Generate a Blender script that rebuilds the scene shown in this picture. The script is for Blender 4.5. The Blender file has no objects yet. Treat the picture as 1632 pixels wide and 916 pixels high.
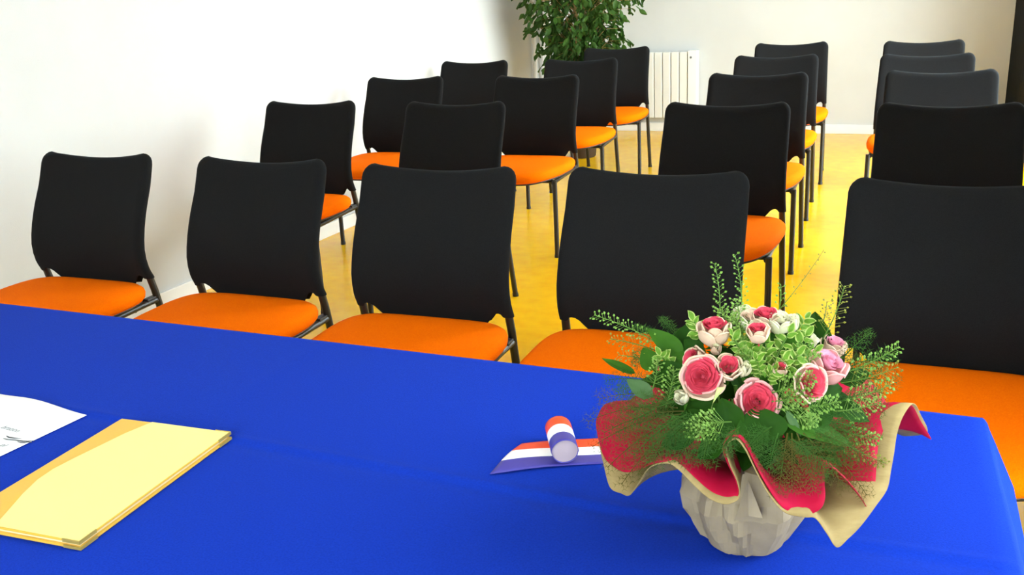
import bpy, bmesh, math, random
from mathutils import Vector, Matrix, noise
R = math.radians
PI = math.pi
scene = bpy.context.scene
C = scene.collection
random.seed(7)

# ------------------------------------------------------------------ camera
CAM = Vector((0.0, 0.0, 1.3206))
RX = Vector((0.91171, 0.40776, -0.05006))
UY = Vector((-0.07994, 0.29559, 0.95196))
FZ = Vector((-0.40297, 0.86392, -0.30209))
FPX = 1528.13
cd = bpy.data.cameras.new('camera')
cd.sensor_width = 36.0
cd.lens = FPX / 1632 * 36
cd.clip_start = 0.02
cam = bpy.data.objects.new('camera', cd)
C.objects.link(cam)
cam.matrix_world = Matrix(((RX.x, UY.x, -FZ.x, CAM.x), (RX.y, UY.y, -FZ.y, CAM.y),
                           (RX.z, UY.z, -FZ.z, CAM.z), (0, 0, 0, 1)))
scene.camera = cam

# ------------------------------------------------------------------ daylight
world = bpy.data.worlds.new('overcast_sky')
scene.world = world
world.use_nodes = True
wb = world.node_tree.nodes['Background']
wb.inputs['Color'].default_value = (0.87, 0.955, 1.0, 1)
wb.inputs['Strength'].default_value = 14.2

WIN = [(0.80, 1.50), (4.15, 5.62), (5.70, 7.14)]      # window openings (y from, y to) in the right wall
XR = 0.55                                            # inner face of the right wall
YF = -1.6
WIN_FILL = (-1.15, 0.40, 0.95, 2.42)               # added fill window behind the camera (x from, x to, z from, z to)
ZC = 2.65
SILL, HEAD = 0.03, 2.52


def portal(loc, rot, sx, sy):
    l = bpy.data.lights.new('window_portal', 'AREA')
    l.shape = 'RECTANGLE'
    l.size, l.size_y = sx, sy
    l.cycles.is_portal = True
    o = bpy.data.objects.new('window_portal', l)
    o.location = loc
    o.rotation_euler = rot
    C.objects.link(o)


for a, b in WIN:
    portal((XR + 0.15, (a + b) / 2, (SILL + HEAD) / 2), (0, R(90), 0), HEAD - SILL, b - a)

portal(((WIN_FILL[0] + WIN_FILL[1]) / 2, YF - 0.15, (WIN_FILL[2] + WIN_FILL[3]) / 2), (R(90), 0, 0), WIN_FILL[1] - WIN_FILL[0], WIN_FILL[3] - WIN_FILL[2])  # portal of the added fill window
scene.view_settings.view_transform = 'Standard'
scene.view_settings.look = 'None'
scene.view_settings.gamma = 1
scene.view_settings.use_curve_mapping = False
scene.view_settings.exposure = 0.66


# ------------------------------------------------------------------ helpers
def at(px, py, n, d):
    """point on the plane n.X = d seen at a pixel of the photograph"""
    v = FZ + RX * ((px - 816) / FPX) - UY * ((py - 458) / FPX)
    return CAM + v * ((d - n.dot(CAM)) / n.dot(v))


def link(name, me, mat=None, parent=None):
    o = bpy.data.objects.new(name, me)
    C.objects.link(o)
    if mat is not None and not me.materials:
        for m in (mat if isinstance(mat, (list, tuple)) else [mat]):
            me.materials.append(m)
    if parent is not None:
        o.parent = parent
    return o


def mesh(name, V, F, smooth=False):
    me = bpy.data.meshes.new(name)
    me.from_pydata([tuple(v) for v in V], [], F)
    me.update()
    if smooth:
        me.polygons.foreach_set('use_smooth', [True] * len(me.polygons))
    return me


class MB:
    def __init__(self):
        self.V, self.F, self.M = [], [], []

    def add(self, V, F, mi=0):
        n = len(self.V)
        self.V += [Vector(v) for v in V]
        self.F += [tuple(i + n for i in f) for f in F]
        self.M += [mi] * len(F)
        return self

    def box(self, a, b, mi=0):
        x0, y0, z0 = a
        x1, y1, z1 = b
        V = [(x0, y0, z0), (x1, y0, z0), (x1, y1, z0), (x0, y1, z0), (x0, y0, z1), (x1, y0, z1), (x1, y1, z1), (x0, y1, z1)]
        return self.add(V, [(3, 2, 1, 0), (4, 5, 6, 7), (0, 1, 5, 4), (1, 2, 6, 5), (2, 3, 7, 6), (3, 0, 4, 7)], mi)

    def tube(self, pts, r, n=10, mi=0, cap=True, up=Vector((0, 0, 1))):
        pts = [Vector(p) for p in pts]
        rs = r if isinstance(r, (list, tuple)) else [r] * len(pts)
        V = []
        ref = None
        for i, p in enumerate(pts):
            t = (pts[min(i + 1, len(pts) - 1)] - pts[max(i - 1, 0)]).normalized()
            if ref is None:
                ref = t.cross(Vector((0.31, 0.93, 0.17)))
                if ref.length < 1e-3:
                    ref = t.cross(Vector((1, 0, 0)))
            ref = (ref - t * ref.dot(t)).normalized()
            bi = t.cross(ref)
            for k in range(n):
                a = 2 * PI * k / n
                V.append(p + ref * (math.cos(a) * rs[i]) + bi * (math.sin(a) * rs[i]))
        F = []
        for i in range(len(pts) - 1):
            for k in range(n):
                F.append((i * n + k, i * n + (k + 1) % n, (i + 1) * n + (k + 1) % n, (i + 1) * n + k))
        if cap:
            F.append(tuple(reversed(range(n))))
            m = (len(pts) - 1) * n
            F.append(tuple(range(m, m + n)))
        return self.add(V, F, mi)

    def grid(self, P, mi=0, closed=False):
        """P: list of rows of points"""
        nr, nc = len(P), len(P[0])
        V = [p for row in P for p in row]
        F = []
        for i in range(nr - 1):
            for j in range(nc if closed else nc - 1):
                F.append((i * nc + j, i * nc + (j + 1) % nc, (i + 1) * nc + (j + 1) % nc, (i + 1) * nc + j))
        return self.add(V, F, mi)

    def mesh(self, name, smooth=True, bevel=0, auto=None):
        me = mesh(name, self.V, self.F, smooth)
        me.polygons.foreach_set('material_index', self.M)
        if bevel:
            bm = bmesh.new()
            bm.from_mesh(me)
            bmesh.ops.bevel(bm, geom=bm.edges[:], offset=bevel, segments=2, affect='EDGES', profile=0.5, clamp_overlap=True)
            bm.to_mesh(me)
            bm.free()
        if smooth and auto:
            bm = bmesh.new()
            bm.from_mesh(me)
            for e in bm.edges:
                if len(e.link_faces) == 2 and e.calc_face_angle(0) > auto:
                    e.smooth = False
            for f in bm.faces:
                f.smooth = True
            bm.to_mesh(me)
            bm.free()
        return me

    def build(self, name, mat, parent=None, smooth=True, bevel=0, auto=R(40)):
        return link(name, self.mesh(name, smooth, bevel, auto), mat, parent)


def tag(o, label=None, cat=None, group=None, kind=None):
    if label: o['label'] = label
    if cat: o['category'] = cat
    if group: o['group'] = group
    if kind: o['kind'] = kind
    return o


def empty(name, loc=(0, 0, 0), rz=0):
    o = bpy.data.objects.new(name, None)
    o.empty_display_size = 0.1
    o.location = loc
    o.rotation_euler = (0, 0, rz)
    C.objects.link(o)
    return o


def copy_tree(o, parent=None):
    c = o.copy()
    C.objects.link(c)
    c.parent = parent
    for ch in [x for x in bpy.data.objects if x.parent is o]:
        copy_tree(ch, c)
    return c


# ------------------------------------------------------------------ materials
def mat(name, col, rough=0.6, metal=0.0, col2=None, nscale=60, bump=0.0, bscale=None, sheen=0.0, spec=0.5,
        trans=0.0, stretch=(1, 1, 1), detail=4, sheen_tint=None, coat=0.0, contrast=(0.35, 0.65), bdist=0.002):
    m = bpy.data.materials.new(name)
    m.use_nodes = True
    nt = m.node_tree
    b = nt.nodes['Principled BSDF']
    b.inputs['Base Color'].default_value = (*col, 1)
    b.inputs['Roughness'].default_value = rough
    b.inputs['Metallic'].default_value = metal
    b.inputs['Specular IOR Level'].default_value = spec
    b.inputs['Sheen Weight'].default_value = sheen
    if sheen_tint:
        b.inputs['Sheen Tint'].default_value = (*sheen_tint, 1)
    b.inputs['Coat Weight'].default_value = coat
    tc = nt.nodes.new('ShaderNodeTexCoord')
    mp = nt.nodes.new('ShaderNodeMapping')
    mp.inputs['Scale'].default_value = stretch
    nt.links.new(tc.outputs['Object'], mp.inputs['Vector'])
    nz = nt.nodes.new('ShaderNodeTexNoise')
    nz.inputs['Scale'].default_value = nscale
    nz.inputs['Detail'].default_value = detail
    nt.links.new(mp.outputs['Vector'], nz.inputs['Vector'])
    if col2:
        cr = nt.nodes.new('ShaderNodeValToRGB')
        cr.color_ramp.elements[0].position = contrast[0]
        cr.color_ramp.elements[1].position = contrast[1]
        cr.color_ramp.elements[0].color = (*col, 1)
        cr.color_ramp.elements[1].color = (*col2, 1)
        nt.links.new(nz.outputs['Fac'], cr.inputs['Fac'])
        nt.links.new(cr.outputs['Color'], b.inputs['Base Color'])
    if bump:
        n2 = nt.nodes.new('ShaderNodeTexNoise')
        n2.inputs['Scale'].default_value = bscale or nscale
        n2.inputs['Detail'].default_value = 3
        nt.links.new(mp.outputs['Vector'], n2.inputs['Vector'])
        bp = nt.nodes.new('ShaderNodeBump')
        bp.inputs['Strength'].default_value = bump
        bp.inputs['Distance'].default_value = bdist
        nt.links.new(n2.outputs['Fac'], bp.inputs['Height'])
        nt.links.new(bp.outputs['Normal'], b.inputs['Normal'])
    if trans:
        t = nt.nodes.new('ShaderNodeBsdfTranslucent')
        t.inputs['Color'].default_value = (*col, 1)
        if col2:
            nt.links.new(cr.outputs['Color'], t.inputs['Color'])
        mx = nt.nodes.new('ShaderNodeMixShader')
        mx.inputs['Fac'].default_value = trans
        nt.links.new(b.outputs['BSDF'], mx.inputs[1])
        nt.links.new(t.outputs['BSDF'], mx.inputs[2])
        nt.links.new(mx.outputs['Shader'], nt.nodes['Material Output'].inputs['Surface'])
    return m


M = {}
M['wall'] = mat('white_wallpaper', (0.65, 0.655, 0.65), 0.85, col2=(0.62, 0.625, 0.62), nscale=3, bump=0.25, bscale=260)
M['ceiling'] = mat('white_ceiling', (0.85, 0.85, 0.85), 0.9, bump=0.1, bscale=150)
M['trim'] = mat('white_paint', (0.88, 0.88, 0.87), 0.4, bump=0.03, bscale=80)
M['frame'] = mat('window_frame_paint', (0.75, 0.76, 0.77), 0.35, bump=0.02, bscale=80)
M['black_fabric'] = mat('black_fabric', (0.006, 0.006, 0.0063), 0.9, col2=(0.010, 0.010, 0.0105), nscale=500, bump=0.3, bscale=900, sheen=0.03, spec=0.1, sheen_tint=(0.8, 0.9, 1))
M['orange_fabric'] = mat('orange_fabric', (0.92, 0.140, 0.0), 0.9, col2=(0.98, 0.175, 0.0), nscale=350, bump=0.3, bscale=700, spec=0.04)
M['black_metal'] = mat('black_painted_steel', (0.012, 0.011, 0.011), 0.35, bump=0.02, bscale=200)
M['black_plastic'] = mat('black_plastic', (0.012, 0.012, 0.013), 0.5, bump=0.05, bscale=300)
M['cloth'] = mat('royal_blue_cloth', (0.003, 0.023, 0.30), 0.9, col2=(0.004, 0.030, 0.37), nscale=420, bump=0.3, bscale=900, sheen=0.06, spec=0.04, sheen_tint=(0.25, 0.4, 1.0))
M['wood'] = mat('beech_laminate', (0.55, 0.42, 0.28), 0.5, col2=(0.48, 0.35, 0.22), nscale=6, stretch=(1, 14, 1))
M['grey_metal'] = mat('grey_steel', (0.3, 0.3, 0.31), 0.4, metal=0.6, bump=0.02, bscale=100)
M['radiator'] = mat('radiator_enamel', (0.83, 0.82, 0.79), 0.35, bump=0.02, bscale=60)
M['pipe'] = mat('painted_pipe', (0.82, 0.81, 0.8), 0.35, bump=0.02, bscale=60)
M['curtain'] = mat('black_curtain_cloth', (0.008, 0.010, 0.013), 0.85, bump=0.3, bscale=600, spec=0.2)
M['ficus_leaf'] = mat('ficus_leaf', (0.03, 0.085, 0.012), 0.45, col2=(0.06, 0.13, 0.02), nscale=5, trans=0.25, spec=0.2)
M['bark'] = mat('ficus_bark', (0.30, 0.17, 0.05), 0.8, col2=(0.42, 0.27, 0.10), nscale=30, bump=0.4, bscale=60, stretch=(1, 1, 0.3))
M['pot'] = mat('dark_brown_pot', (0.06, 0.035, 0.02), 0.7, bump=0.1, bscale=80)
M['soil'] = mat('potting_soil', (0.03, 0.018, 0.01), 0.95, bump=0.8, bscale=60)
M['paper'] = mat('white_paper', (0.90, 0.91, 0.92), 0.7, bump=0.03, bscale=300)
M['core'] = mat('pinkish_paper_core', (0.40, 0.31, 0.34), 0.8, bump=0.2, bscale=150)
M['ink'] = mat('grey_print', (0.06, 0.06, 0.07), 0.7, bump=0.01)
M['pale_ink'] = mat('pale_grey_print', (0.22, 0.22, 0.25), 0.7, bump=0.01)
M['folder_base'] = mat('golden_yellow_cover', (0.68, 0.40, 0.045), 0.35, bump=0.04, bscale=250, spec=0.5)
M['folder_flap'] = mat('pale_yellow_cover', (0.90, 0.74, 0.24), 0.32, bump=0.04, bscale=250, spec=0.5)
M['page'] = mat('cream_pages', (0.80, 0.62, 0.35), 0.8, bump=0.2, bscale=400, stretch=(0.1, 0.1, 6))
M['brass'] = mat('brass_corner', (0.50, 0.36, 0.08), 0.4, metal=0.45, bump=0.03, bscale=200)
M['kraft'] = mat('kraft_paper', (0.34, 0.245, 0.105), 0.8, col2=(0.29, 0.205, 0.085), nscale=40, bump=0.25, bscale=120, trans=0.12, stretch=(1, 1, 5), spec=0.12)
M['kraft_grey'] = mat('greyish_kraft_paper', (0.31, 0.24, 0.155), 0.75, col2=(0.26, 0.20, 0.13), nscale=40, bump=0.3, bscale=90, spec=0.12)
M['pink'] = mat('crimson_pink_paper', (0.44, 0.004, 0.040), 0.65, col2=(0.38, 0.003, 0.028), nscale=40, bump=0.15, bscale=200, trans=0.15, spec=0.12)
M['rose_heart'] = mat('deep_pink_petal', (0.66, 0.045, 0.10), 0.55, col2=(0.74, 0.11, 0.16), nscale=60, trans=0.35, bump=0.1, bscale=120, spec=0.12)
M['rose_mid'] = mat('light_pink_petal', (0.78, 0.34, 0.34), 0.55, col2=(0.80, 0.44, 0.41), nscale=50, trans=0.25, bump=0.1, bscale=120, spec=0.12)
M['rose_lilac'] = mat('lilac_pink_petal', (0.78, 0.28, 0.42), 0.55, col2=(0.80, 0.40, 0.50), nscale=50, trans=0.25, bump=0.1, bscale=120, spec=0.12)
M['rose_outer'] = mat('cream_petal', (0.76, 0.58, 0.43), 0.55, col2=(0.72, 0.51, 0.37), nscale=35, trans=0.25, bump=0.1, bscale=120, spec=0.12)
M['rose_white'] = mat('white_petal', (0.76, 0.72, 0.54), 0.55, col2=(0.70, 0.68, 0.46), nscale=35, trans=0.25, bump=0.1, bscale=120, spec=0.12)
M['leaf'] = mat('dark_green_leaf', (0.011, 0.045, 0.003), 0.6, col2=(0.018, 0.064, 0.005), nscale=25, trans=0.2, bump=0.15, bscale=70, spec=0.07)
M['leaf_mid'] = mat('mid_green_leaf', (0.028, 0.092, 0.007), 0.55, col2=(0.040, 0.12, 0.010), nscale=25, trans=0.22, bump=0.15, bscale=70, spec=0.07)
M['leaf_pale'] = mat('pale_leaf_underside', (0.06, 0.125, 0.045), 0.7, col2=(0.085, 0.15, 0.06), nscale=25, trans=0.15, bump=0.15, bscale=70, spec=0.07)
M['var_green'] = mat('variegated_leaf_centre', (0.10, 0.24, 0.02), 0.5, col2=(0.16, 0.31, 0.04), nscale=90, trans=0.25, spec=0.12)
M['var_edge'] = mat('variegated_leaf_edge', (0.42, 0.52, 0.16), 0.5, col2=(0.36, 0.47, 0.12), nscale=90, trans=0.25, spec=0.12)
M['fern'] = mat('feathery_fern', (0.024, 0.085, 0.010), 0.6, col2=(0.045, 0.115, 0.016), nscale=20, trans=0.3, spec=0.12)
M['fern_brown'] = mat('brownish_fern', (0.095, 0.075, 0.012), 0.6, col2=(0.06, 0.07, 0.010), nscale=20, trans=0.3, spec=0.12)
M['seed'] = mat('pale_green_seed_pod', (0.16, 0.31, 0.05), 0.5, col2=(0.23, 0.38, 0.085), nscale=60, trans=0.2, spec=0.12)
M['seed_dry'] = mat('straw_seed_pod', (0.28, 0.28, 0.05), 0.5, col2=(0.18, 0.21, 0.03), nscale=60, trans=0.2, spec=0.12)
M['stem'] = mat('green_stem', (0.08, 0.17, 0.025), 0.55, bump=0.05, spec=0.12)
M['grass_blade'] = mat('yellow_green_blade', (0.46, 0.56, 0.16), 0.5, bump=0.05, trans=0.2)
M['terrace'] = mat('terrace_concrete', (0.42, 0.41, 0.39), 0.9, col2=(0.36, 0.35, 0.34), nscale=8, bump=0.2, bscale=50)


def glass_mat():
    m = bpy.data.materials.new('window_glass')
    m.use_nodes = True
    nt = m.node_tree
    nt.nodes.remove(nt.nodes['Principled BSDF'])
    t = nt.nodes.new('ShaderNodeBsdfTransparent')
    t.inputs['Color'].default_value = (0.94, 0.97, 0.96, 1)
    g = nt.nodes.new('ShaderNodeBsdfGlossy')
    g.inputs['Roughness'].default_value = 0.02
    lw = nt.nodes.new('ShaderNodeLayerWeight')            # thin pane: same reflectance from both sides
    lw.inputs['Blend'].default_value = 0.5
    pw = nt.nodes.new('ShaderNodeMath')
    pw.operation = 'POWER'
    pw.inputs[1].default_value = 4.0
    f = nt.nodes.new('ShaderNodeMath')
    f.operation = 'MULTIPLY_ADD'
    f.inputs[1].default_value = 0.5
    f.inputs[2].default_value = 0.03
    nt.links.new(lw.outputs['Facing'], pw.inputs[0])
    nt.links.new(pw.outputs[0], f.inputs[0])
    mx = nt.nodes.new('ShaderNodeMixShader')
    nt.links.new(f.outputs[0], mx.inputs['Fac'])
    nt.links.new(t.outputs['BSDF'], mx.inputs[1])
    nt.links.new(g.outputs['BSDF'], mx.inputs[2])
    nt.links.new(mx.outputs['Shader'], nt.nodes['Material Output'].inputs['Surface'])
    return m


M['glass'] = glass_mat()


def floor_mat():
    m = mat('marbled_yellow_linoleum', (0.90, 0.46, 0.0), 0.24, col2=(0.98, 0.58, 0.001), nscale=12, detail=8,
            bump=0.04, bscale=120, stretch=(1, 1.3, 1), contrast=(0.3, 0.72), spec=0.42)
    return m


M['floor'] = floor_mat()


def ribbon_mat(name, w):
    """three printed bands across the local v coordinate (uv.y)"""
    m = bpy.data.materials.new(name)
    m.use_nodes = True
    nt = m.node_tree
    b = nt.nodes['Principled BSDF']
    b.inputs['Roughness'].default_value = 0.45
    uv = nt.nodes.new('ShaderNodeUVMap')
    sp = nt.nodes.new('ShaderNodeSeparateXYZ')
    cr = nt.nodes.new('ShaderNodeValToRGB')
    cr.color_ramp.interpolation = 'CONSTANT'
    e = cr.color_ramp.elements
    e[0].position, e[0].color = 0.0, (0.045, 0.036, 0.27, 1)
    e[1].position, e[1].color = 0.345, (0.88, 0.87, 0.86, 1)
    x = e.new(0.665)
    x.color = (0.85, 0.06, 0.006, 1)
    nt.links.new(uv.outputs['UV'], sp.inputs[0])
    nt.links.new(sp.outputs['Y'], cr.inputs['Fac'])
    nt.links.new(cr.outputs['Color'], b.inputs['Base Color'])
    return m


M['ribbon'] = ribbon_mat('tricolour_ribbon', 0.065)

# ------------------------------------------------------------------ the room
XL, YB = -3.18, 8.335
S = 'structure'
f = MB().box((XL - 0.2, YF - 0.16, -0.1), (XR + 0.16, YB + 0.2, 0.0)).build('floor', M['floor'], smooth=False)
tag(f, 'glossy marbled yellow linoleum floor', kind=S)
c_ = MB().box((XL - 0.2, YF - 0.16, ZC), (XR + 0.16, YB + 0.2, ZC + 0.15)).build('ceiling', M['ceiling'], smooth=False)
tag(c_, 'white ceiling', kind=S)
w = MB().box((XL - 0.2, YF - 0.16, 0), (XL, YB + 0.2, ZC)).build('wall_left', M['wall'], smooth=False)
tag(w, 'white left wall', kind=S)
w = MB().box((XL, YB, 0), (XR + 0.16, YB + 0.2, ZC)).build('wall_back', M['wall'], smooth=False)
tag(w, 'white back wall behind the chairs', kind=S)
b = MB()
ys = [YF - 0.16] + [v for ab in WIN for v in ab] + [YB]
for i in range(0, len(ys), 2):
    b.box((XR, ys[i], 0), (XR + 0.16, ys[i + 1], ZC))
for a, e in WIN:
    b.box((XR, a, 0), (XR + 0.16, e, SILL))
    b.box((XR, a, HEAD), (XR + 0.16, e, ZC))
w = b.build('wall_right', M['wall'], smooth=False)
tag(w, 'white window wall on the right', kind=S)
b = MB()
x0, x1, z0, z1 = WIN_FILL
b.box((XL, YF - 0.16, 0), (x0, YF, ZC)).box((x1, YF - 0.16, 0), (XR, YF, ZC))
b.box((x0, YF - 0.16, 0), (x1, YF, z0)).box((x0, YF - 0.16, z1), (x1, YF, ZC))
w = b.build('wall_front', M['wall'], smooth=False)
tag(w, 'white wall behind the table', kind=S)
g_ = MB().box((XR + 0.16, -14, -0.35), (24, 24, -0.15)).build('terrace', M['terrace'], smooth=False)
tag(g_, 'concrete terrace outside the windows', kind=S)


def window(n, horizontal, a, b_, z0, z1, pos):
    m = MB()
    t = 0.05
    mid = (a + b_) / 2

    def bx(p0, p1, q0, q1):
        if horizontal: m.box((p0, pos - 0.03, q0), (p1, pos + 0.03, q1))
        else: m.box((pos - 0.03, p0, q0), (pos + 0.03, p1, q1))
    bx(a, a + t, z0, z1); bx(b_ - t, b_, z0, z1); bx(mid - t, mid + t, z0 + t, z1 - t)
    bx(a + t, b_ - t, z0, z0 + t); bx(a + t, b_ - t, z1 - t, z1)
    fr = m.build('window_%d' % n, M['frame'], smooth=False)
    tag(fr, 'tall double window', kind=S)
    for p0, p1 in ((a + t, mid - t), (mid + t, b_ - t)):
        g = MB()
        if horizontal: g.box((p0, pos - 0.004, z0 + t), (p1, pos + 0.004, z1 - t))
        else: g.box((pos - 0.004, p0, z0 + t), (pos + 0.004, p1, z1 - t))
        g.build('pane', M['glass'], fr, smooth=False)


for i, (a, e) in enumerate(WIN):
    window(i + 1, False, a, e, SILL, HEAD, XR + 0.08)

window(len(WIN) + 1, True, *WIN_FILL, YF - 0.08)  # unseen window, added for fill light on the table and chair fronts
bb = MB().box((XL, YF, 0), (XL + 0.014, YB, 0.075)).build('baseboard_left', M['trim'], smooth=False, bevel=0.003)
tag(bb, 'white skirting board along the left wall', kind=S)
bb = MB().box((XL + 0.014, YB - 0.014, 0), (XR, YB, 0.075)).build('baseboard_back', M['trim'], smooth=False, bevel=0.003)
tag(bb, 'white skirting board along the back wall', kind=S)

# two white heating pipes standing against the left wall near the corner
for i, y in enumerate((7.42, 7.58)):
    p = MB().tube([(XL + 0.03, y, 0), (XL + 0.03, y, ZC)], 0.017, 14).build('trim_%d' % (i + 1), M['pipe'])
    tag(p, 'white heating pipe standing against the left wall', kind=S)

# ------------------------------------------------------------------ radiator
rad = empty('radiator', (-2.0, YB, 0.128))
tag(rad, 'white electric panel radiator mounted low on the back wall', 'radiator')
x = -0.085
for k in range(9):
    MB().box((x - 0.072, -0.085, 0.0), (x - 0.004, -0.03, 0.56)).build('fin', M['radiator'], rad, smooth=False, bevel=0.006)
    x -= 0.074
MB().box((-0.084, -0.095, -0.004), (0.0, -0.02, 0.572)).build('control_housing', M['trim'], rad, smooth=False, bevel=0.008)
MB().tube([(-0.055, -0.094, 0.515), (-0.055, -0.099, 0.515)], 0.010, 12).build('knob', M['grey_metal'], rad)
MB().box((x + 0.002, -0.03, 0.06), (-0.02, -0.012, 0.50)).build('back_plate', M['radiator'], rad, smooth=False)
for xx in (-0.6, -0.15):
    MB().box((xx - 0.02, -0.014, 0.1), (xx + 0.02, 0.0, 0.46)).build('bracket', M['grey_metal'], rad, smooth=False)

# ------------------------------------------------------------------ curtain at the far right
cu = empty('curtain', (0.44, 7.15, 0))
tag(cu, 'black floor length curtain hanging at the far right of the back wall', 'curtain')
rows = []
for iz in range(13):
    z = 0.03 + (2.42 - 0.03) * iz / 12
    row = []
    for k in range(121):
        t = k / 120
        y = -0.12 + t * 1.28
        row.append((0.012 - 0.05 * t + (0.026 + 0.006 * (1 - z / 2.4)) * math.sin(t * 2 * PI * 11 + 0.5 * math.sin(z * 1.3)), y + 0.01 * math.sin(t * 2 * PI * 22), z))
    rows.append(row)
o = MB().grid(rows).build('drape', M['curtain'], cu)
sm = o.modifiers.new('thickness', 'SOLIDIFY'); sm.thickness = 0.003
MB().tube([(0.03, -0.2, 2.46), (-0.04, 1.16, 2.46)], 0.014, 12).build('rod', M['black_metal'], cu)
for y in (-0.16, 1.10):
    MB().tube([(0.0, y, 2.46), (XR - 0.44, y, 2.46)], 0.009, 8).build('bracket', M['black_metal'], cu)

# ------------------------------------------------------------------ chairs
PROF = [(0.86, 0.004), (0.80, -0.018), (0.75, -0.038), (0.70, -0.064), (0.65, -0.086), (0.60, -0.103), (0.55, -0.112), (0.50, -0.106), (0.466, -0.091), (0.40, -0.076)]


def prof(z):
    for i in range(len(PROF) - 1):
        z1, y1 = PROF[i]
        z0, y0 = PROF[i + 1]
        if z >= z0 or i == len(PROF) - 2:
            # Catmull-Rom for a smooth line
            pm = PROF[max(i - 1, 0)]
            pn = PROF[min(i + 2, len(PROF) - 1)]
            t = (z1 - z) / (z1 - z0)
            a = y1; d = y0
            m1 = (y0 - pm[1]) / 2 if i > 0 else (y0 - y1)
            m0 = (pn[1] - y1) / 2
            return (2*t**3-3*t**2+1)*a + (t**3-2*t**2+t)*m1 + (-2*t**3+3*t**2)*d + (t**3-t**2)*m0


def backrest_mesh():
    us = sorted(set([round(s * u, 4) for s in (-1, 1) for u in (0, .12, .25, .4, .55, .66, .72, .76, .8, .84, .87, .89, .905, .925, .945, .965, .98, .992, .998, 1)]))
    ss = [0, .004, .012, .03, .06, .1, .17, .25, .33, .42, .5, .58, .66, .74, .81, .87, .91, .94, .965, .985, .995, 1]
    T = 0.0150

    def sstep(a, b, x):
        t = min(1, max(0, (x - a) / (b - a)))
        return t * t * (3 - 2 * t)
    front, back = [], []
    for s in ss:
        fr, bk = [], []
        for u in us:
            au = abs(u)
            zt = 0.856 - 0.019 * (1 - au ** 2.0)
            zb = 0.464 - 0.032 * (1 - sstep(0.62, 0.84, au)) + 0.012 * sstep(.62, .80, au) * (1 - sstep(.86, .90, au))
            z = zb + (zt - zb) * s
            H = zt - zb
            hw = 0.2262 - 0.008 * (z - 0.466) / 0.4 + T
            rr = 0.036
            dtop = (1 - s) * H
            if dtop < rr:
                hw -= rr - math.sqrt(max(0, rr * rr - (rr - dtop) ** 2))
            dbot = s * H
            xx = u * hw
            e1 = min(1, (1 - au) * hw / T)
            e2 = min(1, dtop / T)
            e3 = min(1, (dbot + 0.004) / 0.006)
            t = T * math.sqrt(max(0, 1 - (1 - e1) ** 2)) * math.sqrt(max(0, 1 - (1 - e2) ** 2)) * math.sqrt(max(0, 1 - (1 - e3) ** 2))
            y = prof(z) + 0.020 * (1 - min(1, au / 0.88) ** 2.2)
            fr.append((xx, y - t, z))
            bk.append((xx, y + t, z))
        front.append(fr)
        back.append(bk)
    m = MB()
    m.grid(front)
    m.grid([list(reversed(r)) for r in back])
    me = m.mesh('backrest')
    bm = bmesh.new(); bm.from_mesh(me)
    bmesh.ops.remove_doubles(bm, verts=bm.verts[:], dist=0.0002)
    bmesh.ops.recalc_face_normals(bm, faces=bm.faces[:])
    for f_ in bm.faces: f_.smooth = True
    bm.to_mesh(me); bm.free()
    return me


def seat_outline(a):
    """plan of the seat, angle -> (x, y); wide at the back third, tapering to the front"""
    ca, sa = math.cos(a), math.sin(a)
    n = 5.0 if sa > 0 else 3.6
    ex = math.copysign(abs(ca) ** (2 / n), ca)
    ey = math.copysign(abs(sa) ** (2 / n), sa)
    y = -0.335 + ey * 0.250
    hw = 0.258
    if y < -0.28: hw -= 0.036 * ((-0.28 - y) / 0.305) ** 1.3
    return ex * hw, y


def seat_mesh(prof_, n=56):
    m = MB()
    rows = []
    for sc, z in prof_:
        row = []
        for k in range(n):
            x, y = seat_outline(2 * PI * k / n)
            dy = (y + 0.335)
            px, py = x * sc, -0.335 + dy * sc
            wf = max(0, (-0.45 - py) / 0.14)
            zz = z - 0.014 * wf * wf - 0.006 * (1 - sc) * 0
            row.append((px, py, zz))
        rows.append(row)
    m.grid(rows, closed=True)
    N = len(rows)
    m.F.append(tuple(range(n)) if prof_[0][1] > prof_[1][1] - 1 else tuple(reversed(range(n)))); m.M.append(0)
    m.F.append(tuple(range((N - 1) * n, N * n))[::-1]); m.M.append(0)
    me = m.mesh('seat')
    bm = bmesh.new(); bm.from_mesh(me)
    bmesh.ops.recalc_face_normals(bm, faces=bm.faces[:])
    for f_ in bm.faces: f_.smooth = True
    bm.to_mesh(me); bm.free()
    return me


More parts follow.
